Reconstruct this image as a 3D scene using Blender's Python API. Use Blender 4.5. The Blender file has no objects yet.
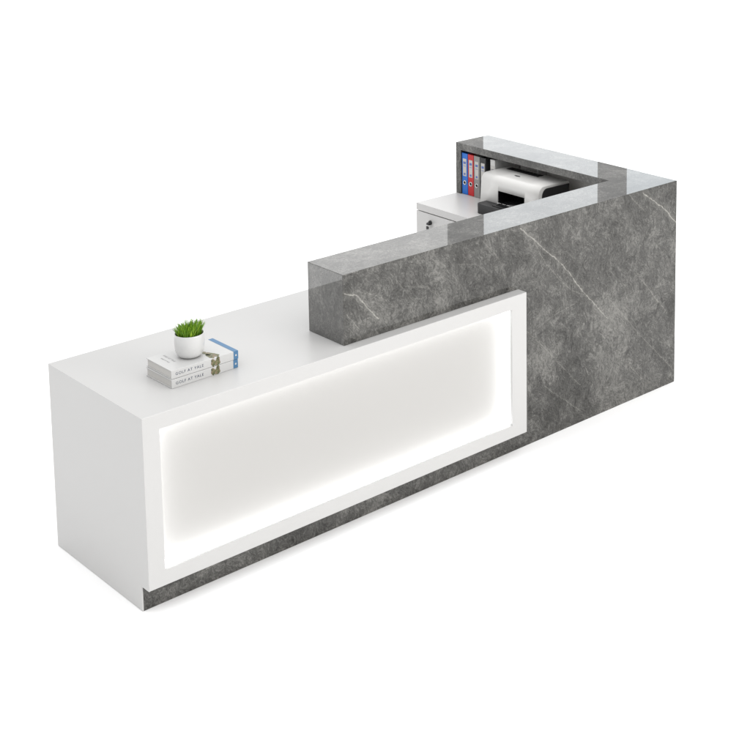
import bpy, bmesh, math, random
from mathutils import Vector, Matrix
random.seed(11)
S = bpy.context.scene
COL = S.collection
R = math.radians

# ------------------------------------------------------------------ dimensions (metres)
HD, H, L, D, FO, KH, XR = 0.7908, 1.10, 3.121, 0.6945, 0.0566, 0.1023, 1.977
BX, BD, W, WW = 0.9678, 0.2498, 1.4618, 0.2514
WT = 0.7994            # top of the return worktop

# ------------------------------------------------------------------ helpers
def link(o, parent=None):
    COL.objects.link(o)
    if parent is not None:
        o.parent = parent
    return o

def thing(name, label, cat, loc=(0, 0, 0), rz=0.0, group=None):
    o = bpy.data.objects.new(name, None)
    o.empty_display_size = 0.05
    o.location = loc
    o.rotation_euler = (0, 0, rz)
    o['label'] = label
    o['category'] = cat
    if group:
        o['group'] = group
    return link(o)

def obj(name, bm, mats, parent=None, smooth=False):
    me = bpy.data.meshes.new(name)
    bmesh.ops.recalc_face_normals(bm, faces=bm.faces[:])
    bm.to_mesh(me)
    bm.free()
    for m in (mats if isinstance(mats, (list, tuple)) else [mats]):
        me.materials.append(m)
    if smooth:
        for p in me.polygons:
            p.use_smooth = True
    return link(bpy.data.objects.new(name, me), parent)

def box(bm, x0, x1, y0, y1, z0, z1, bev=0.0, mi=0, seg=2):
    t = bmesh.new()
    v = [t.verts.new(p) for p in ((x0, y0, z0), (x1, y0, z0), (x1, y1, z0), (x0, y1, z0),
                                  (x0, y0, z1), (x1, y0, z1), (x1, y1, z1), (x0, y1, z1))]
    for f in ((3, 2, 1, 0), (4, 5, 6, 7), (0, 1, 5, 4), (1, 2, 6, 5), (2, 3, 7, 6), (3, 0, 4, 7)):
        t.faces.new([v[i] for i in f])
    if bev:
        bmesh.ops.bevel(t, geom=t.edges[:], offset=bev, segments=seg, affect='EDGES', profile=0.5)
    for f in t.faces:
        f.material_index = mi
    merge(bm, t)
    return bm

def merge(bm, t):
    me = bpy.data.meshes.new('tmp')
    t.to_mesh(me)
    t.free()
    bm.from_mesh(me)
    bpy.data.meshes.remove(me)

def prism(bm, poly, axis, a, b, mi=0, bev_fn=None, bev=0.0):
    """polygon in the two other axes (order x,z for axis y; y,z for axis x; x,y for axis z)."""
    t = bmesh.new()
    def P(u, w, c):
        return {'x': (c, u, w), 'y': (u, c, w), 'z': (u, w, c)}[axis]
    va = [t.verts.new(P(u, w, a)) for u, w in poly]
    vb = [t.verts.new(P(u, w, b)) for u, w in poly]
    n = len(poly)
    t.faces.new(va)
    t.faces.new(vb[::-1])
    for i in range(n):
        t.faces.new((va[i], vb[i], vb[(i + 1) % n], va[(i + 1) % n]))
    bmesh.ops.recalc_face_normals(t, faces=t.faces[:])
    if bev and bev_fn:
        es = [e for e in t.edges if bev_fn((e.verts[0].co + e.verts[1].co) / 2)]
        bmesh.ops.bevel(t, geom=es, offset=bev, segments=2, affect='EDGES', profile=0.5)
    for f in t.faces:
        f.material_index = mi
    merge(bm, t)
    return bm

def lathe(bm, prof, cx, cy, n=48, mi=0):
    rings = []
    for r, z in prof:
        if r < 1e-6:
            rings.append([bm.verts.new((cx, cy, z))])
        else:
            rings.append([bm.verts.new((cx + r * math.cos(2 * math.pi * k / n), cy + r * math.sin(2 * math.pi * k / n), z)) for k in range(n)])
    for a, b in zip(rings, rings[1:]):
        for k in range(n):
            k2 = (k + 1) % n
            if len(a) == 1 and len(b) == 1:
                continue
            if len(a) == 1:
                f = bm.faces.new((a[0], b[k], b[k2]))
            elif len(b) == 1:
                f = bm.faces.new((a[k], b[0], a[k2]))
            else:
                f = bm.faces.new((a[k], b[k], b[k2], a[k2]))
            f.material_index = mi
            f.smooth = True

# ------------------------------------------------------------------ materials
def mat(name, col, rough=0.5, spec=0.5, metal=0.0, coat=0.0, vary=0.0, scale=60.0, bump=0.0, bscale=200.0):
    m = bpy.data.materials.new(name)
    m.use_nodes = True
    nt = m.node_tree
    b = nt.nodes['Principled BSDF']
    b.inputs['Roughness'].default_value = rough
    b.inputs['Specular IOR Level'].default_value = spec
    b.inputs['Metallic'].default_value = metal
    b.inputs['Coat Weight'].default_value = coat
    b.inputs['Coat Roughness'].default_value = 0.04
    tc = nt.nodes.new('ShaderNodeTexCoord')
    n = nt.nodes.new('ShaderNodeTexNoise')
    n.inputs['Scale'].default_value = scale
    n.inputs['Detail'].default_value = 5
    nt.links.new(tc.outputs['Object'], n.inputs['Vector'])
    mx = nt.nodes.new('ShaderNodeMix')
    mx.data_type = 'RGBA'
    mx.inputs[6].default_value = (*[c * (1 - vary) for c in col], 1)
    mx.inputs[7].default_value = (*[min(1, c * (1 + vary)) for c in col], 1)
    nt.links.new(n.outputs['Fac'], mx.inputs[0])
    nt.links.new(mx.outputs[2], b.inputs['Base Color'])
    if bump:
        n2 = nt.nodes.new('ShaderNodeTexNoise')
        n2.inputs['Scale'].default_value = bscale
        n2.inputs['Detail'].default_value = 3
        nt.links.new(tc.outputs['Object'], n2.inputs['Vector'])
        bp = nt.nodes.new('ShaderNodeBump')
        bp.inputs['Strength'].default_value = bump
        bp.inputs['Distance'].default_value = 0.001
        nt.links.new(n2.outputs['Fac'], bp.inputs['Height'])
        nt.links.new(bp.outputs['Normal'], b.inputs['Normal'])
    return m

def emit(name, col, s):
    m = bpy.data.materials.new(name)
    m.use_nodes = True
    nt = m.node_tree
    b = nt.nodes['Principled BSDF']
    b.inputs['Base Color'].default_value = (*col, 1)
    b.inputs['Emission Color'].default_value = (*col, 1)
    b.inputs['Emission Strength'].default_value = s
    return m

# veins of the stone front, as polylines in (x, z) of the front face, with half width and strength
VEINS = [
    ([(1.989, 1.085), (2.085, 1.005), (2.173, 0.923), (2.255, 0.859), (2.33, 0.775), (2.394, 0.695), (2.485, 0.600), (2.59, 0.490)], .0026, .81),
    ([(2.085, 1.002), (2.12, .93), (2.16, 0.87), (2.25, 0.775), (2.33, 0.70), (2.42, 0.655)], .0018, .42),
    ([(2.42, .665), (2.36, .625), (2.20, .60), (2.05, .55)], .0016, .28),
    ([(2.255, .859), (2.24, .80), (2.27, .765)], .0014, .35),
    ([(2.34, .77), (2.32, .715)], .0014, .35),
    ([(2.40, .93), (2.31, 1.02), (2.27, 1.10)], .0013, .25),
    ([(2.173, .923), (2.30, .90), (2.40, .82)], .0013, .25),
    ([(2.75, .60), (2.62, .72), (2.60, .90)], .0013, .22),
    ([(2.95, .80), (3.05, .70), (3.11, .55)], .0013, .28),
    ([(2.52, .30), (2.60, .42), (2.63, .55)], .0013, .25),
    ([(1.60, 1.00), (1.72, .97), (1.80, .90)], .0013, .28),
    ([(1.30, .97), (1.42, .94), (1.52, .85)], .0013, .28),
    ([(2.854, 1.085), (2.948, 1.019), (3.035, 0.959), (3.070, 0.915), (3.125, 0.870)], .0030, .9),
    ([(0.974, 1.017), (1.035, 0.997), (1.087, 0.936), (1.150, 0.862)], .0026, .95),
    ([(1.04, 1.01), (1.13, 0.975), (1.20, 0.93)], .0016, .4),
    ([(0.985, 0.925), (1.05, 0.84)], .0016, .5),
    ([(2.612, 0.579), (2.841, 0.333), (3.134, 0.042)], .0016, .42),
    ([(2.837, 0.640), (3.037, 0.417)], .0018, .55),
    ([(2.033, 0.571), (2.20, 0.40), (2.396, 0.194)], .0015, .36),
    ([(2.71, 1.129), (2.871, 0.982)], .0016, .45),
    ([(1.45, 1.09), (1.62, 0.90)], .0014, .3),
    ([(1.22, 1.05), (1.34, 0.90)], .0014, .3),
    ([(2.15, 0.26), (2.40, 0.06)], .0014, .4),
    ([(2.75, 0.20), (2.86, 0.09)], .0020, .45),
    ([(0.26, 0.060), (0.33, 0.064)], .0026, .6),
    ([(1.10, 0.09), (1.20, 0.02)], .0014, .4),
    ([(1.75, 1.08), (1.86, 0.96), (1.90, 0.84)], .0014, .35),
]

def marble(name, ior):
    m = bpy.data.materials.new(name)
    m.use_nodes = True
    nt = m.node_tree
    N, K = nt.nodes, nt.links
    b = N['Principled BSDF']
    def math_(op, a, c=None, clamp=False):
        n = N.new('ShaderNodeMath')
        n.operation = op
        n.use_clamp = clamp
        for i, q in enumerate((a, c)):
            if q is None:
                continue
            if isinstance(q, (int, float)):
                n.inputs[i].default_value = q
            else:
                K.new(q, n.inputs[i])
        return n.outputs[0]
    def vec(op, a, c=None):
        n = N.new('ShaderNodeVectorMath')
        n.operation = op
        for i, q in enumerate((a, c)):
            if q is None:
                continue
            if isinstance(q, (tuple, list)):
                n.inputs[i].default_value = q
            elif isinstance(q, (int, float)):
                n.inputs['Scale'].default_value = q
            elif op == 'SCALE' and i == 1:
                K.new(q, n.inputs['Scale'])
            else:
                K.new(q, n.inputs[i])
        return n
    def noise(v, scale, detail=6, rough=0.6, dist=0.0):
        n = N.new('ShaderNodeTexNoise')
        n.inputs['Scale'].default_value = scale
        n.inputs['Detail'].default_value = detail
        n.inputs['Roughness'].default_value = rough
        n.inputs['Distortion'].default_value = dist
        K.new(v, n.inputs['Vector'])
        return n
    def rng(f, a, c, lo, hi, smooth=True):
        n = N.new('ShaderNodeMapRange')
        n.interpolation_type = 'SMOOTHSTEP' if smooth else 'LINEAR'
        K.new(f, n.inputs[0])
        for i, q in zip((1, 2, 3, 4), (a, c, lo, hi)):
            n.inputs[i].default_value = q
        return n.outputs[0]
    P = N.new('ShaderNodeTexCoord').outputs['Object']
    # warp
    w = noise(P, 5.0, 4)
    wv = vec('SCALE', vec('SUBTRACT', w.outputs['Color'], (.5, .5, .5)).outputs[0], 0.22).outputs[0]
    PW = vec('ADD', P, wv).outputs[0]
    # clouds
    c1 = rng(noise(PW, 3.2, 5, .55).outputs['Fac'], .33, .68, 0, 1)
    c2 = rng(noise(PW, 11.0, 6, .62).outputs['Fac'], .3, .7, 0, 1)
    # fibres, two crossing sets of drawn out streaks
    f1 = noise(vec('MULTIPLY', PW, (85, 85, 16)).outputs[0], 1.0, 6, .7, .6).outputs['Fac']
    rot = N.new('ShaderNodeVectorRotate')
    rot.rotation_type = 'Y_AXIS'
    rot.inputs['Angle'].default_value = R(38)
    K.new(PW, rot.inputs['Vector'])
    f2 = noise(vec('MULTIPLY', rot.outputs[0], (140, 60, 26)).outputs[0], 1.0, 5, .65, .8).outputs['Fac']
    f1 = rng(f1, .32, .68, -1, 1)
    f2 = rng(f2, .34, .68, -1, 1)
    g = rng(noise(P, 420.0, 3, .6).outputs['Fac'], .3, .7, -1, 1)
    # curling wisps: thin light and dark ridges of a distorted noise
    def ridge(vv, scale, width, det, dist):
        q = noise(vv, scale, det, .6, dist).outputs['Fac']
        return rng(math_('ABSOLUTE', math_('SUBTRACT', q, .5)), 0, width, 1, 0)
    r1 = ridge(PW, 26.0, .014, 4, 2.2)
    r2 = ridge(vec('MULTIPLY', rot.outputs[0], (30, 20, 9)).outputs[0], 1.0, .015, 4, 1.6)
    r3 = ridge(vec('ADD', PW, (3.1, 1.7, 5.3)).outputs[0], 19.0, .018, 5, 2.4)
    m1 = rng(noise(P, 9.0, 2).outputs['Fac'], .42, .62, 0, 1)
    m2 = rng(noise(vec('ADD', P, (7, 2, 4)).outputs[0], 9.0, 2).outputs['Fac'], .42, .62, 0, 1)
    iso = rng(noise(P, 120.0, 4, .7, .5).outputs['Fac'], .3, .7, -1, 1)
    v = math_('ADD', math_('MULTIPLY', c1, .26), math_('MULTIPLY', c2, .25))
    v = math_('ADD', v, math_('MULTIPLY', f1, .17))
    v = math_('ADD', v, math_('MULTIPLY', f2, .16))
    v = math_('ADD', v, math_('MULTIPLY', iso, .10))
    v = math_('ADD', v, math_('MULTIPLY', g, .06))
    v = math_('ADD', v, math_('MULTIPLY', math_('MULTIPLY', r1, m1), .20))
    v = math_('ADD', v, math_('MULTIPLY', math_('MULTIPLY', r2, m2), .20))
    v = math_('SUBTRACT', v, math_('MULTIPLY', math_('MULTIPLY', r3, m2), .24))
    pl = N.new('ShaderNodeTexVoronoi')
    pl.inputs['Scale'].default_value = 1.0
    w3 = noise(P, 9.0, 5)
    K.new(vec('ADD', vec('MULTIPLY', rot.outputs[0], (5.5, 5.5, 2.4)).outputs[0],
              vec('SCALE', vec('SUBTRACT', w3.outputs['Color'], (.5, .5, .5)).outputs[0], .9).outputs[0]).outputs[0], pl.inputs['Vector'])
    sc = N.new('ShaderNodeSeparateXYZ')
    K.new(pl.outputs['Color'], sc.inputs[0])
    v = math_('ADD', v, rng(sc.outputs[0], 0, 1, -.09, .09, False))
    v = math_('ADD', v, .255, True)
    ramp = N.new('ShaderNodeValToRGB')
    e = ramp.color_ramp.elements
    e[0].position, e[0].color = 0.0, (.011, .0103, .0085, 1)
    e[1].position, e[1].color = 1.0, (.184, .180, .168, 1)
    k = ramp.color_ramp.elements.new(.5)
    k.color = (.0655, .0642, .0600, 1)
    K.new(v, ramp.inputs[0])
    # hairlines: warped cell edges, broken up
    vo = N.new('ShaderNodeTexVoronoi')
    vo.feature = 'DISTANCE_TO_EDGE'
    vo.inputs['Scale'].default_value = 7.0
    w2 = noise(P, 14.0, 5)
    K.new(vec('ADD', vec('MULTIPLY', rot.outputs[0], (1.5, 1.2, .55)).outputs[0],
              vec('SCALE', vec('SUBTRACT', w2.outputs['Color'], (.5, .5, .5)).outputs[0], .10).outputs[0]).outputs[0], vo.inputs['Vector'])
    hair = rng(vo.outputs['Distance'], .0, .012, 1, 0)
    hair = math_('MULTIPLY', hair, rng(noise(P, 6.0, 3).outputs['Fac'], .5, .68, 0, .30))
    # the drawn veins, on the front face only
    sep = N.new('ShaderNodeSeparateXYZ')
    K.new(P, sep.inputs[0])
    front = math_('LESS_THAN', sep.outputs[1], .0035)
    wn = noise(P, 26.0, 5, .7)
    wq = vec('MULTIPLY', vec('SUBTRACT', wn.outputs['Color'], (.5, .5, .5)).outputs[0], (.024, 0, .024)).outputs[0]
    Q = vec('MULTIPLY', vec('ADD', P, wq).outputs[0], (1, 0, 1)).outputs[0]
    brk = rng(noise(P, 34.0, 4, .7).outputs['Fac'], .34, .62, .25, 1.0)
    acc = None
    for pts, hw, st in VEINS:
        best = None
        # each vein waits for the one before it, which keeps few values alive at a time
        Qk = Q if acc is None else vec('ADD', Q, vec('SCALE', Q, math_('MULTIPLY', acc, 1e-7)).outputs[0]).outputs[0]
        for (x0, z0), (x1, z1) in zip(pts, pts[1:]):
            dx, dz = x1 - x0, z1 - z0
            l2 = dx * dx + dz * dz
            A = vec('SUBTRACT', Qk, (x0, 0, z0)).outputs[0]
            t = math_('ADD', vec('DOT_PRODUCT', A, (dx / l2, 0, dz / l2)).outputs['Value'], 0.0, True)
            B = N.new('ShaderNodeVectorMath')
            B.operation = 'SCALE'
            B.inputs[0].default_value = (dx, 0, dz)
            K.new(t, B.inputs['Scale'])
            d = vec('DISTANCE', A, B.outputs[0]).outputs['Value']
            best = d if best is None else math_('MINIMUM', best, d)
            Qk = vec('ADD', Q, vec('SCALE', Q, math_('MULTIPLY', best, 1e-7)).outputs[0]).outputs[0]
        core = rng(best, hw * .4, hw * (1.6 if st > .8 else 1.3), st, 0)
        halo = rng(best, hw, hw * 9, st * .16, 0)
        s = math_('MAXIMUM', core, halo)
        acc = s if acc is None else math_('MAXIMUM', acc, s)
    acc = math_('MULTIPLY', math_('MULTIPLY', acc, brk), front)
    acc = math_('MAXIMUM', acc, hair)
    mx = N.new('ShaderNodeMix')
    mx.data_type = 'RGBA'
    K.new(acc, mx.inputs[0])
    K.new(ramp.outputs[0], mx.inputs[6])
    mx.inputs[7].default_value = (.33, .322, .295, 1)
    K.new(mx.outputs[2], b.inputs['Base Color'])
    b.inputs['Roughness'].default_value = .015
    b.inputs['IOR'].default_value = ior
    return m

M = {}
M['marble'] = marble('grey_marble', 1.42)
M['marble_top'] = marble('polished_grey_marble', 1.55)
M['marble_end'] = marble('high_gloss_grey_marble', 2.15)
WH = .478
M['white'] = mat('white_lacquer', (WH, WH * .995, WH * .985), .38, .3, vary=.012, scale=4)
M['white_side'] = M['white']
M['panel'] = mat('white_acrylic', (.412, .406, .396), .5, .2, vary=.01, scale=3)
M['led'] = emit('led_light', (.98, .992, 1), 3.0)
M['floor'] = mat('white_floor', (.95, .95, .95), .7, .1, vary=.004, scale=.7)
M['melamine'] = mat('white_melamine', (.52, .515, .508), .35, .35, vary=.012, scale=6)
M['niche'] = mat('pale_grey_board', (.76, .745, .72), .5, .3, vary=.04, scale=9)
M['gap'] = mat('dark_gap', (.02, .02, .02), .8, .1)
M['black'] = mat('black_plastic', (.012, .012, .013), .38, .45, vary=.1, bump=.15, bscale=900)
M['blackgloss'] = mat('black_gloss_plastic', (.008, .008, .009), .15, .5)
M['printer'] = mat('white_plastic', (.64, .635, .62), .32, .45, vary=.01, bump=.05, bscale=900)
M['steel'] = mat('chromed_steel', (.62, .62, .62), .2, .5, metal=1)
M['paper'] = mat('paper', (.52, .51, .49), .8, .1, vary=.04, scale=120)
M['bookcover'] = mat('white_book_cover', (.50, .50, .495), .35, .35, vary=.015, scale=40)
M['bookblue'] = mat('blue_book_band', (.065, .165, .30), .4, .35, vary=.12, scale=120)
M['ink'] = mat('dark_blue_ink', (.06, .075, .11), .6, .2)
M['greyink'] = mat('grey_ink', (.26, .26, .27), .6, .2)
M['ceramic'] = mat('white_ceramic', (.52, .52, .515), .22, .5, coat=.3, vary=.008, scale=8)
M['soil'] = mat('dark_soil', (.018, .013, .008), .95, .1, vary=.5, scale=300, bump=.6, bscale=400)

def grass_mat():
    m = bpy.data.materials.new('grass_green')
    m.use_nodes = True
    nt = m.node_tree
    b = nt.nodes['Principled BSDF']
    g = nt.nodes.new('ShaderNodeNewGeometry')
    r = nt.nodes.new('ShaderNodeValToRGB')
    r.color_ramp.elements[0].color = (.06, .16, .008, 1)
    r.color_ramp.elements[1].color = (.32, .50, .035, 1)
    e = r.color_ramp.elements.new(.55)
    e.color = (.155, .32, .014, 1)
    nt.links.new(g.outputs['Random Per Island'], r.inputs[0])
    nt.links.new(r.outputs[0], b.inputs['Base Color'])
    b.inputs['Roughness'].default_value = .5
    return m
M['grass'] = grass_mat()

def picture_mat():
    m = bpy.data.materials.new('printed_figure')
    m.use_nodes = True
    nt = m.node_tree
    b = nt.nodes['Principled BSDF']
    tc = nt.nodes.new('ShaderNodeTexCoord')
    n = nt.nodes.new('ShaderNodeTexNoise')
    n.inputs['Scale'].default_value = 75
    n.inputs['Detail'].default_value = 3
    nt.links.new(tc.outputs['Object'], n.inputs['Vector'])
    r = nt.nodes.new('ShaderNodeValToRGB')
    r.color_ramp.interpolation = 'EASE'
    e = r.color_ramp.elements
    e[0].position, e[0].color = .34, (.055, .050, .020, 1)
    e[1].position, e[1].color = .66, (.36, .34, .25, 1)
    for p, c in ((.44, (.10, .115, .045, 1)), (.52, (.19, .165, .085, 1)), (.58, (.17, .10, .07, 1))):
        k = r.color_ramp.elements.new(p)
        k.color = c
    nt.links.new(n.outputs['Fac'], r.inputs[0])
    nt.links.new(r.outputs[0], b.inputs['Base Color'])
    b.inputs['Roughness'].default_value = .4
    return m
M['picture'] = picture_mat()

# ------------------------------------------------------------------ the setting
bm = bmesh.new()
box(bm, -22, 26, -22, 26, -.05, -.001)
fl = obj('floor', bm, M['floor'])
fl['kind'] = 'structure'

# ------------------------------------------------------------------ reception desk
desk = thing('reception_desk', 'white and grey marble L-shaped reception desk with backlit front panel and raised marble counter', 'reception desk')

# white carcass behind the frame
bm = bmesh.new()
box(bm, 0, .005, 0, D, 0, HD)                         # thin side sheet that reaches the floor
box(bm, .005, XR - .02, .02, D, 0, HD - .02)
prism(bm, [(.005, 0), (XR - .02, 0), (XR - .02, D), (.005, D)], 'z', HD - .02, HD)
box(bm, XR - .02, 2.50, BD + .001, D, HD - .06, HD)
obj('cabinet_body', bm, M['white'], desk)

# front frame, proud of the marble
OX0, OX1, OZ0, OZ1 = .071, 1.883, .1640, .7290
bm = bmesh.new()
def ring(bm, x0, x1, z0, z1, a0, a1, c0, c1, y0, y1):
    o = [(x0, z0), (x1, z0), (x1, z1), (x0, z1)]
    i = [(a0, c0), (a1, c0), (a1, c1), (a0, c1)]
    V = {}
    for tag_, pts in (('o', o), ('i', i)):
        for yi, y in enumerate((y0, y1)):
            V[tag_, yi] = [bm.verts.new((p[0], y, p[1])) for p in pts]
    for k in range(4):
        q = (k + 1) % 4
        bm.faces.new((V['o', 0][k], V['o', 0][q], V['i', 0][q], V['i', 0][k]))
        bm.faces.new((V['o', 1][q], V['o', 1][k], V['i', 1][k], V['i', 1][q]))
        bm.faces.new((V['o', 0][q], V['o', 0][k], V['o', 1][k], V['o', 1][q]))
        bm.faces.new((V['i', 0][k], V['i', 0][q], V['i', 1][q], V['i', 1][k]))
ring(bm, 0, XR, KH, HD, OX0, OX1, OZ0, OZ1, -FO, 0)
es = [e for e in bm.edges if all(abs(v.co.y + FO) < 1e-6 for v in e.verts) and
      (all(abs(v.co.z - HD) < 1e-6 for v in e.verts) or all(abs(v.co.z - KH) < 1e-6 for v in e.verts)
       or all(abs(v.co.x) < 1e-6 for v in e.verts) or all(abs(v.co.x - XR) < 1e-6 for v in e.verts))]
bmesh.ops.bevel(bm, geom=es, offset=.0025, segments=2, affect='EDGES', profile=.5)
frame = obj('front_frame', bm, M['white'], desk)

# backlit panel sunk in the frame, LED strips along the four reveals
bm = bmesh.new()
box(bm, OX0 - .02, OX1 + .02, .012, .0195, OZ0 - .02, OZ1 + .02)
panel = obj('light_panel', bm, M['panel'], desk)
for (x0, x1, z0, z1) in ((OX0 + .0005, OX0 + .003, OZ0 + .004, OZ1 - .004), (OX1 - .003, OX1 - .0005, OZ0 + .004, OZ1 - .004),
                         (OX0 + .004, OX1 - .004, OZ0 + .0005, OZ0 + .003), (OX0 + .004, OX1 - .004, OZ1 - .003, OZ1 - .0005)):
    bm = bmesh.new()
    box(bm, x0, x1, -.042, .0118, z0, z1)
    obj('led_strip', bm, M['led'], panel)

# plinth
bm = bmesh.new()
box(bm, .0052, XR - .02, 0, .019, 0, KH - .0005)
obj('plinth', bm, M['marble'], desk)

# marble front and raised counter in one slab shape
poly = [(BX, HD + .002), (XR - .02, HD + .002), (XR - .02, 0), (L, 0), (L, H), (BX, H)]
bm = bmesh.new()
prism(bm, poly, 'y', 0, BD, bev=.0022,
      bev_fn=lambda c: not (c.x < XR and c.z < HD - .05) and not (abs(c.z) < 1e-4) and not (abs(c.y - BD) < 1e-5 and abs(c.z - H) < 1e-4)
      and not (c.z < HD + .01 and c.x < XR + .3))
rc = obj('raised_counter', bm, [M['marble'], M['marble_top'], M['marble_end']], desk)
for p in rc.data.polygons:
    p.material_index = 1 if p.normal.z > .7 else (2 if p.normal.x < -.7 and p.center.x < BX + .01 else 0)

# the return wing
bm = bmesh.new()
box(bm, L - WW, L, BD, W, H - .040, H)
obj('return_top', bm, M['marble_top'], desk)
bm = bmesh.new()
box(bm, L - WW, L - .02, W - .042, W, WT + .0005, H - .0402)
obj('end_panel', bm, M['marble'], desk)
bm = bmesh.new()
box(bm, L - .02, L, BD + .0005, W, 0, H - .0402)
obj('outer_panel', bm, M['marble'], desk)
bm = bmesh.new()
box(bm, L - .034, L - .0202, BD + .0005, W - .0425, WT + .0005, H - .0405)
bp = obj('back_panel', bm, M['niche'], desk)
bm = bmesh.new()
box(bm, L - .10, L - .0345, .930, .948, WT + .0005, H - .0405, .001)
obj('shelf_divider', bm, M['melamine'], desk)
bm = bmesh.new()
box(bm, 2.566, L - .0205, BD + .001, W, WT - .040, WT, .0015)
obj('worktop', bm, M['melamine'], desk)

# ------------------------------------------------------------------ drawer cabinet under the worktop
cab = thing('drawer_cabinet', 'white drawer cabinet with a lock under the worktop of the desk return', 'drawer cabinet', (2.83, 1.2, 0))
def rel(bm, o):
    bmesh.ops.translate(bm, verts=bm.verts[:], vec=-Vector(o.location))
    return bm
bm = bmesh.new()
box(bm, 2.585, 3.095, .95, 1.455, 0, WT - .046)
obj('cabinet_body', rel(bm, cab), M['melamine'], cab)
for z0, z1 in ((.50, WT - .0455), (.26, .495), (.02, .255)):
    bm = bmesh.new()
    box(bm, 2.567, 2.5848, .952, 1.4615, z0, z1, .001)
    dr = obj('drawer_front', rel(bm, cab), M['melamine'], cab)
    if z0 == .50:
        bm = bmesh.new()
        t = bmesh.new()
        lathe(t, [(0, .010), (.010, .010), (.013, .006), (.013, 0)], 0, 0, 24)
        bmesh.ops.rotate(t, verts=t.verts[:], matrix=Matrix.Rotation(R(-90), 3, 'Y'))
        bmesh.ops.translate(t, verts=t.verts[:], vec=(2.567, 1.338, .706))
        merge(bm, t)
        box(bm, 2.540, 2.558, 1.336, 1.340, .697, .712, .0015)
        box(bm, 2.534, 2.552, 1.316, 1.338, .700, .712, .003)
        box(bm, 2.545, 2.550, 1.332, 1.352, .668, .688, .004)
        obj('lock', rel(bm, cab), M['black'], dr)

# ------------------------------------------------------------------ lever arch files
def binder(y0, y1, zt, x0, x1, cover, label, tilt=0.0, labcol=None, plain=False):
    yc = (y0 + y1) / 2
    b = thing('binder', label, 'binder', (x0, yc, WT), 0, 'lever arch files standing in the shelf of the desk return')
    w = (y1 - y0) / 2 - .0015
    h = zt - WT - .002
    d = x1 - x0
    bm = bmesh.new()
    box(bm, 0, .003, -w, w, .002, h, .0012)             # spine
    box(bm, .0032, d, -w, -w + .0025, .002, h, .001)
    box(bm, .0032, d, w - .0025, w, .002, h, .001)
    cv = obj('cover', bm, cover, b)
    bm = bmesh.new()
    box(bm, .008, d - .008, -w + .003, w - .003, .006, h - .012)
    obj('paper_stack', bm, M['paper'], b)
    if plain:
        bm = bmesh.new()
        box(bm, -.0012, -.0002, -w * .72, w * .72, h * .30, h * .86, mi=0)
        box(bm, -.0018, -.0013, -w * .55, w * .55, h * .58, h * .78, mi=1)
        obj('label', bm, [M['paper'], M['greyink']], b)
    else:
        bm = bmesh.new()
        box(bm, -.0012, -.0002, -w * .62, w * .62, h * .45, h * .87, mi=0)
        box(bm, -.0018, -.0013, -w * .42, w * .42, h * .745, h * .80, mi=1)
        box(bm, -.0018, -.0013, -w * .30, w * .30, h * .475, h * .525, mi=1)
        box(bm, -.0018, -.0013, -w * .42, w * .42, h * .69, h * .70, mi=1)
        obj('label', bm, [M['paper'], labcol or M['ink']], b)
        bm = bmesh.new()
        t = bmesh.new()
        lathe(t, [(.0085, 0), (.0135, 0), (.0135, .002), (.0115, .0035), (.0085, .0025), (.0085, 0)], 0, 0, 24)
        bmesh.ops.rotate(t, verts=t.verts[:], matrix=Matrix.Rotation(R(-90), 3, 'Y'))
        bmesh.ops.translate(t, verts=t.verts[:], vec=(-.0002, 0, h * .29))
        merge(bm, t)
        t = bmesh.new()
        lathe(t, [(0, .0012), (.0088, .0012), (.0088, 0)], 0, 0, 24, mi=1)
        bmesh.ops.rotate(t, verts=t.verts[:], matrix=Matrix.Rotation(R(-90), 3, 'Y'))
        bmesh.ops.translate(t, verts=t.verts[:], vec=(-.0002, 0, h * .29))
        merge(bm, t)
        obj('finger_ring', bm, [M['steel'], M['gap']], b)
    b.rotation_euler = (tilt, 0, 0)
    return b
BM = {k: mat(k + '_binder_board', c, .42, .35, vary=.06, scale=200) for k, c in
      (('blue', (.012, .135, .52)), ('red', (.48, .018, .022)), ('grey', (.24, .24, .235)), ('black', (.020, .020, .021)), ('white', (.58, .58, .57)))}
M['blueink'] = mat('blue_label_ink', (.12, .17, .40), .6, .2)
BX0, BX1 = L - WW + .006, L - .045
binder(1.367, 1.4185, 1.046, BX0, BX1, BM['blue'], 'blue lever arch file at the far end of the row', labcol=M['blueink'])
binder(1.315, 1.3665, 1.046, BX0, BX1, BM['red'], 'red lever arch file between the blue and the grey one', labcol=M['blueink'])
binder(1.263, 1.3145, 1.046, BX0, BX1, BM['grey'], 'grey lever arch file between the red and the black one', labcol=M['blueink'])
binder(1.211, 1.2625, 1.046, BX0, BX1, BM['black'], 'black lever arch file with a white spine label', labcol=M['blueink'])
binder(1.140, 1.1805, 1.046, BX0 + .01, BX1, BM['white'], 'white file half hidden behind the printer next to the black file', tilt=R(-1.2), plain=True)

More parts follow.
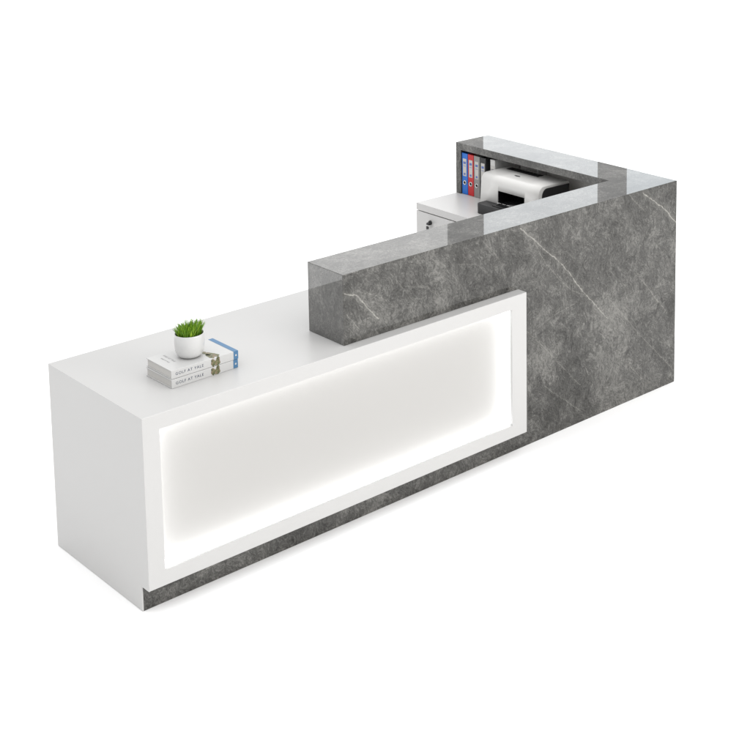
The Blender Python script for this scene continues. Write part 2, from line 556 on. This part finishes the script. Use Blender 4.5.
# ------------------------------------------------------------------ printer
PX, PY0, PY1 = 2.715, .652, 1.112
pr = thing('printer', 'white desktop printer with black paper tray standing on the worktop of the desk return', 'printer', (2.86, .86, WT))
def arc(cx, cz, rx, rz, a0, a1, n):
    return [(cx + rx * math.cos(R(a0 + (a1 - a0) * k / n)), cz + rz * math.sin(R(a0 + (a1 - a0) * k / n))) for k in range(n + 1)]
top_z = 1.004
back = [(2.985, .812), (2.985, .985)] + arc(2.967, .985, .018, .018, 0, 90, 4)[1:]
front_curve = arc(2.790, .958, .040, .046, 92, 172, 9) + [(2.746, .900)]
profile = [(2.738, .812)] + back + front_curve
notch = [(2.738, .812)] + back + front_curve[:-1] + [(2.7475, .928), (2.86, .928), (2.86, .862), (2.7425, .862)]
bm = bmesh.new()
def pr_section(bm, prof, a, b, dark=False):
    t = bmesh.new()
    va = [t.verts.new((x, a, z)) for x, z in prof]
    vb = [t.verts.new((x, b, z)) for x, z in prof]
    t.faces.new(va)
    t.faces.new(vb[::-1])
    n = len(prof)
    for i in range(n):
        j = (i + 1) % n
        f = t.faces.new((va[i], vb[i], vb[j], va[j]))
        f.smooth = False
        if dark and i >= n - 4 and i < n - 1:
            f.material_index = 1
    merge(bm, t)
pr_section(bm, profile, PY0, .760)
pr_section(bm, notch, .760, .972, True)
pr_section(bm, profile, .972, PY1)
bmesh.ops.remove_doubles(bm, verts=bm.verts[:], dist=1e-5)
for f in bm.faces:
    f.smooth = abs(f.normal.y) < .5
body = obj('printer_body', rel(bm, pr), [M['printer'], M['blackgloss']], pr)
for ya, yb in ((.9692, .9714), (.7606, .7628)):
    bm = bmesh.new()
    box(bm, 2.7490, 2.8590, ya, yb, .8612, .9272)
    obj('slot_wall', rel(bm, pr), M['blackgloss'], pr)
# black side cover on the near side, set inside the white edge
side = [(2.768, .815), (2.980, .815), (2.980, .988)] + [(2.812 + .038 * math.cos(R(a)), .950 + .042 * math.sin(R(a))) for a in (95, 110, 125, 140, 155, 172)]
bm = bmesh.new()
prism(bm, side, 'y', PY0 - .004, PY0 + .002)
obj('side_cover', rel(bm, pr), M['black'], pr)
bm = bmesh.new()
prism(bm, side, 'y', PY1 - .002, PY1 + .004)
obj('side_cover', rel(bm, pr), M['black'], pr)
# dark top opening with ribs and the control badge
bm = bmesh.new()
box(bm, 2.908, 2.955, .822, 1.075, top_z - .002, top_z + .0012, .0008)
for k in range(8):
    y = .84 + k * .029
    box(bm, 2.912, 2.948, y, y + .004, top_z + .0010, top_z + .0030)
obj('top_vent', rel(bm, pr), M['black'], pr)
bm = bmesh.new()
prism(bm, [(2.842 + .007 * math.cos(R(a)), .915 + .022 * math.sin(R(a))) for a in range(0, 360, 20)], 'z', top_z - .002, top_z + .0012)
obj('badge', rel(bm, pr), M['black'], pr)
# tray: floor with raised rims and rounded front corners
bm = bmesh.new()
def rrect(x0, x1, y0, y1, r):
    p = []
    for cx, cy, a in ((x1 - .002, y1 - .002, 0), (x0 + r, y1 - r, 90), (x0 + r, y0 + r, 180), (x1 - .002, y0 + .002, 270)):
        rr = r if a in (90, 180) else .002
        p += [(cx + rr * math.cos(R(a + k * 18)), cy + rr * math.sin(R(a + k * 18))) for k in range(6)]
    return p
prism(bm, rrect(2.668, 2.752, .690, 1.066, .022), 'z', .8005, .856, bev=.004, bev_fn=lambda c: c.z > .82)
box(bm, 2.690, 2.858, .775, .960, .8555, .8605, .002)
for k in range(5):
    box(bm, 2.700, 2.850, .79 + k * .036, .793 + k * .036, .860, .863)
box(bm, 2.6655, 2.670, .80, .94, .822, .838, .002)
obj('paper_tray', rel(bm, pr), M['black'], pr)
for x in (2.79, 2.96):
    for y in (.65, 1.06):
        bm = bmesh.new()
        box(bm, x - .012, x + .012, y - .012, y + .012, WT + .0006, .8118)
        obj('foot', rel(bm, pr), M['black'], pr)

# ------------------------------------------------------------------ books
def text_mesh(s, size, ext=0.0002, spacing=1.0):
    cu = bpy.data.curves.new('t', 'FONT')
    cu.body = s
    cu.size = size
    cu.extrude = ext
    cu.space_character = spacing
    cu.align_x = 'LEFT'
    cu.align_y = 'CENTER'
    o = bpy.data.objects.new('t', cu)
    COL.objects.link(o)
    dg = bpy.context.evaluated_depsgraph_get()
    me = bpy.data.meshes.new_from_object(o.evaluated_get(dg))
    bm = bmesh.new()
    bm.from_mesh(me)
    bpy.data.objects.remove(o)
    bpy.data.curves.remove(cu)
    bpy.data.meshes.remove(me)
    return bm

def blob(cx, cy, rx, ry, seed, n=22):
    rnd = random.Random(seed)
    ph = [rnd.uniform(0, 6.28) for _ in range(3)]
    return [(cx + rx * math.cos(a) * (1 + .16 * math.sin(3 * a + ph[0]) + .10 * math.sin(5 * a + ph[1])),
             cy + ry * math.sin(a) * (1 + .14 * math.sin(2 * a + ph[2]) + .10 * math.sin(4 * a + ph[0])))
            for a in (2 * math.pi * k / n for k in range(n))]

def book(label, x, y, z, rz, th):
    bw, bd = .302, .190
    b = thing('book', label, 'book', (x, y, z), rz, 'hardback books stacked under the potted grass')
    bm = bmesh.new()
    c = .0028
    prism(bm, [(0, 0), (bd, 0), (bd, c), (.003, c), (.003, th - c), (bd, th - c), (bd, th), (.0, th)], 'x', 0, bw,
          bev=.0009, bev_fn=lambda q: True)
    cover = obj('cover', bm, M['bookcover'], b)
    bm = bmesh.new()
    box(bm, .004, bw - .004, .0045, bd - .004, c + .0002, th - c - .0002)
    obj('page_block', bm, M['paper'], b)
    # blue band round the right end of spine and cover
    bm = bmesh.new()
    box(bm, bw - .021, bw + .0002, -.0006, -.0001, .0008, th - .0002)
    box(bm, bw - .021, bw + .0002, -.0006, bd - .002, th + .0001, th + .0006)
    obj('blue_band', bm, M['bookblue'], b)
    bm = bmesh.new()
    box(bm, bw - .014, bw - .007, -.0010, -.0007, th * .42, th * .62)
    obj('publisher_mark', bm, M['bookcover'], b)
    # title along the spine
    bm = text_mesh('GOLF AT YALE', .0160, .0002, 1.22)
    bmesh.ops.rotate(bm, verts=bm.verts[:], matrix=Matrix.Rotation(R(90), 3, 'X'))
    bmesh.ops.translate(bm, verts=bm.verts[:], vec=(.018, -.0003, th * .50))
    obj('spine_title', bm, M['ink'], b)
    # printed figure on spine and cover
    bm = bmesh.new()
    prism(bm, blob(.186, th * .47, .010, th * .46, 3), 'y', -.0006, -.0002)
    prism(bm, blob(.208, th * .50, .011, th * .48, 5), 'y', -.0007, -.0003)
    prism(bm, blob(.196, th * .30, .009, th * .26, 6), 'y', -.0008, -.0004)
    prism(bm, blob(.190, .026, .012, .024, 7), 'z', th + .0002, th + .0005)
    prism(bm, blob(.212, .022, .011, .022, 9), 'z', th + .0003, th + .0006)
    prism(bm, blob(.198, .052, .015, .016, 12), 'z', th + .0002, th + .0005)
    prism(bm, blob(.190, .074, .010, .014, 15), 'z', th + .0003, th + .0006)
    obj('printed_figure', bm, M['picture'], b)
    # fine print on the cover
    for k, (s, sz, px) in enumerate((('GOLF AT YALE', .0120, .062), ('GOLF AT YALE', .0085, .040))):
        bm = text_mesh(s, sz, .0001, 1.15)
        bmesh.ops.rotate(bm, verts=bm.verts[:], matrix=Matrix.Rotation(R(-90), 3, 'Z'))
        bmesh.ops.translate(bm, verts=bm.verts[:], vec=(px, .165 - .02 * k, th + .0003))
        obj('cover_title', bm, M['greyink'], b)
    return b
book('lower white hardback with blue band lying flat on the white desk top', .2235, .110, HD + .0006, R(1.2), .0345)
book('upper white hardback with blue band lying on another book under the potted grass', .2265, .116, HD + .0006 + .0354, R(.2), .0345)

# ------------------------------------------------------------------ potted grass
GX, GY, GZ = .362, .204, HD + .0006 + .0354 + .0354
pot = thing('potted_grass', 'small white ceramic bowl of short green grass standing on the books', 'potted plant', (GX, GY, GZ))
bm = bmesh.new()
lathe(bm, [(0, .002), (.030, .002), (.034, .0005), (.042, .003), (.0505, .011), (.0555, .022), (.0582, .038), (.0592, .060), (.0592, .092),
           (.0586, .0955), (.0568, .0965), (.0550, .0950), (.0542, .090), (.0535, .062), (.049, .03), (.028, .014), (0, .012)], 0, 0, 56)
obj('pot', bm, M['ceramic'], pot, True)
bm = bmesh.new()
prof = [(.0608, .066)]
lathe(bm, [(.0537, .066), (.0535, .0815), (.040, .085), (.018, .087), (0, .0875)], 0, 0, 40)
for v in bm.verts:
    v.co.z += random.uniform(-.0015, .0015)
obj('soil', bm, M['soil'], pot)
bm = bmesh.new()
rg = random.Random(5)
for k in range(430):
    a = rg.uniform(0, 2 * math.pi)
    r = .0460 * math.sqrt(rg.random())
    x, y = r * math.cos(a), r * math.sin(a)
    lean = rg.uniform(.0, .010) + .008 * r / .05
    la = a + rg.uniform(-1.0, 1.0)
    # clipped turf: the trimmed top rises towards the far right of the bowl
    h = .055 + .009 * (x * .70 - y * .72) / .05 + rg.uniform(-.012, .006)
    if r > .040:
        h *= rg.uniform(.75, 1.0)
    w = rg.uniform(.0012, .0025)
    wa = rg.uniform(0, math.pi)
    wx, wy = w * math.cos(wa), w * math.sin(wa)
    z0 = .081
    pts = []
    for s in (0, .35, .7, 1.0):
        b_ = lean * s * s * 1.4
        pts.append((x + b_ * math.cos(la), y + b_ * math.sin(la), z0 + h * s))
    ws = (1.0, .9, .7, .22)
    prev = None
    for (px, py, pz), q in zip(pts, ws):
        cur = (bm.verts.new((px - wx * q, py - wy * q, pz)), bm.verts.new((px + wx * q, py + wy * q, pz)))
        if prev:
            bm.faces.new((prev[0], prev[1], cur[1], cur[0]))
        prev = cur
obj('grass', bm, M['grass'], pot)

# ------------------------------------------------------------------ light
wd = bpy.data.worlds.new('World')
S.world = wd
wd.use_nodes = True
nt = wd.node_tree
bg = nt.nodes['Background']
tc = nt.nodes.new('ShaderNodeTexCoord')
sp = nt.nodes.new('ShaderNodeSeparateXYZ')
nt.links.new(tc.outputs['Generated'], sp.inputs[0])
rp = nt.nodes.new('ShaderNodeValToRGB')
e = rp.color_ramp.elements
e[0].position, e[0].color = .0, (.72, .72, .72, 1)
e[1].position, e[1].color = .85, (1.95, 1.95, 1.95, 1)
k = rp.color_ramp.elements.new(.34)
k.color = (.76, .76, .76, 1)
nt.links.new(sp.outputs[2], rp.inputs[0])
nt.links.new(rp.outputs[0], bg.inputs['Color'])
bg.inputs['Strength'].default_value = 1.0

def area(name, loc, aim, sx, sy, radiance, col=(1, 1, 1)):
    l = bpy.data.lights.new(name, 'AREA')
    l.shape = 'RECTANGLE'
    l.size, l.size_y = sx, sy
    l.energy = radiance * math.pi * sx * sy
    l.color = col
    o = bpy.data.objects.new(name, l)
    o.location = loc
    o.rotation_euler = (Vector(aim) - Vector(loc)).to_track_quat('-Z', 'Y').to_euler()
    COL.objects.link(o)
    return o
CAMP = Vector((-2.4594, -4.6722, 3.0368))
MIR = Vector((CAMP.x, CAMP.y, 2 * H - CAMP.z))
def window_lamp(name, az0, az1, dist, z0, z1, rad, col=(1, 1, 1)):
    """a studio window lamp standing upright behind the desk, seen in the polished counter top"""
    a = R((az0 + az1) / 2)
    c = MIR + dist * Vector((math.sin(a), math.cos(a), 0))
    c.z = (z0 + z1) / 2
    wdt = 2 * dist * math.tan(R((az1 - az0) / 2))
    o = area(name, c, (c.x - math.sin(a), c.y - math.cos(a), c.z), wdt, z1 - z0, rad, col)
    return o
window_lamp('window_lamp', 42.1, 46.8, 19, 1.0, 6.6, 1.55, (.92, .965, 1))
window_lamp('window_lamp', 48.0, 54.0, 19, 1.0, 6.6, 1.45, (.87, .945, 1))
window_lamp('window_lamp', 30.0, 40.6, 19, 1.0, 7.5, 1.0)
# soft key from the front right and above
area('key_lamp', (4.0, -8.0, 3.2), (1.4, 0, .4), 5, 3, 8.0, (1, .975, .945))

# ------------------------------------------------------------------ camera
cam = bpy.data.cameras.new('Camera')
co = bpy.data.objects.new('Camera', cam)
COL.objects.link(co)
yaw, pitch = .7825, .1495
co.location = CAMP
fw = Vector((math.sin(yaw) * math.cos(pitch), math.cos(yaw) * math.cos(pitch), -math.sin(pitch)))
co.rotation_euler = fw.to_track_quat('-Z', 'Y').to_euler()
cam.sensor_width = 36
cam.lens = 1429.8 / 750 * 36
cam.shift_x = -(549.858 - 375) / 750
cam.shift_y = -(375 - 20.231) / 750
cam.clip_start = .05
cam.clip_end = 200
S.camera = co
S.render.resolution_x = S.render.resolution_y = 1024
S.view_settings.view_transform = 'Standard'
S.view_settings.look = 'None'
S.view_settings.exposure = 0
S.view_settings.gamma = 1
S.cycles.max_bounces = 10
S.cycles.use_denoising = True
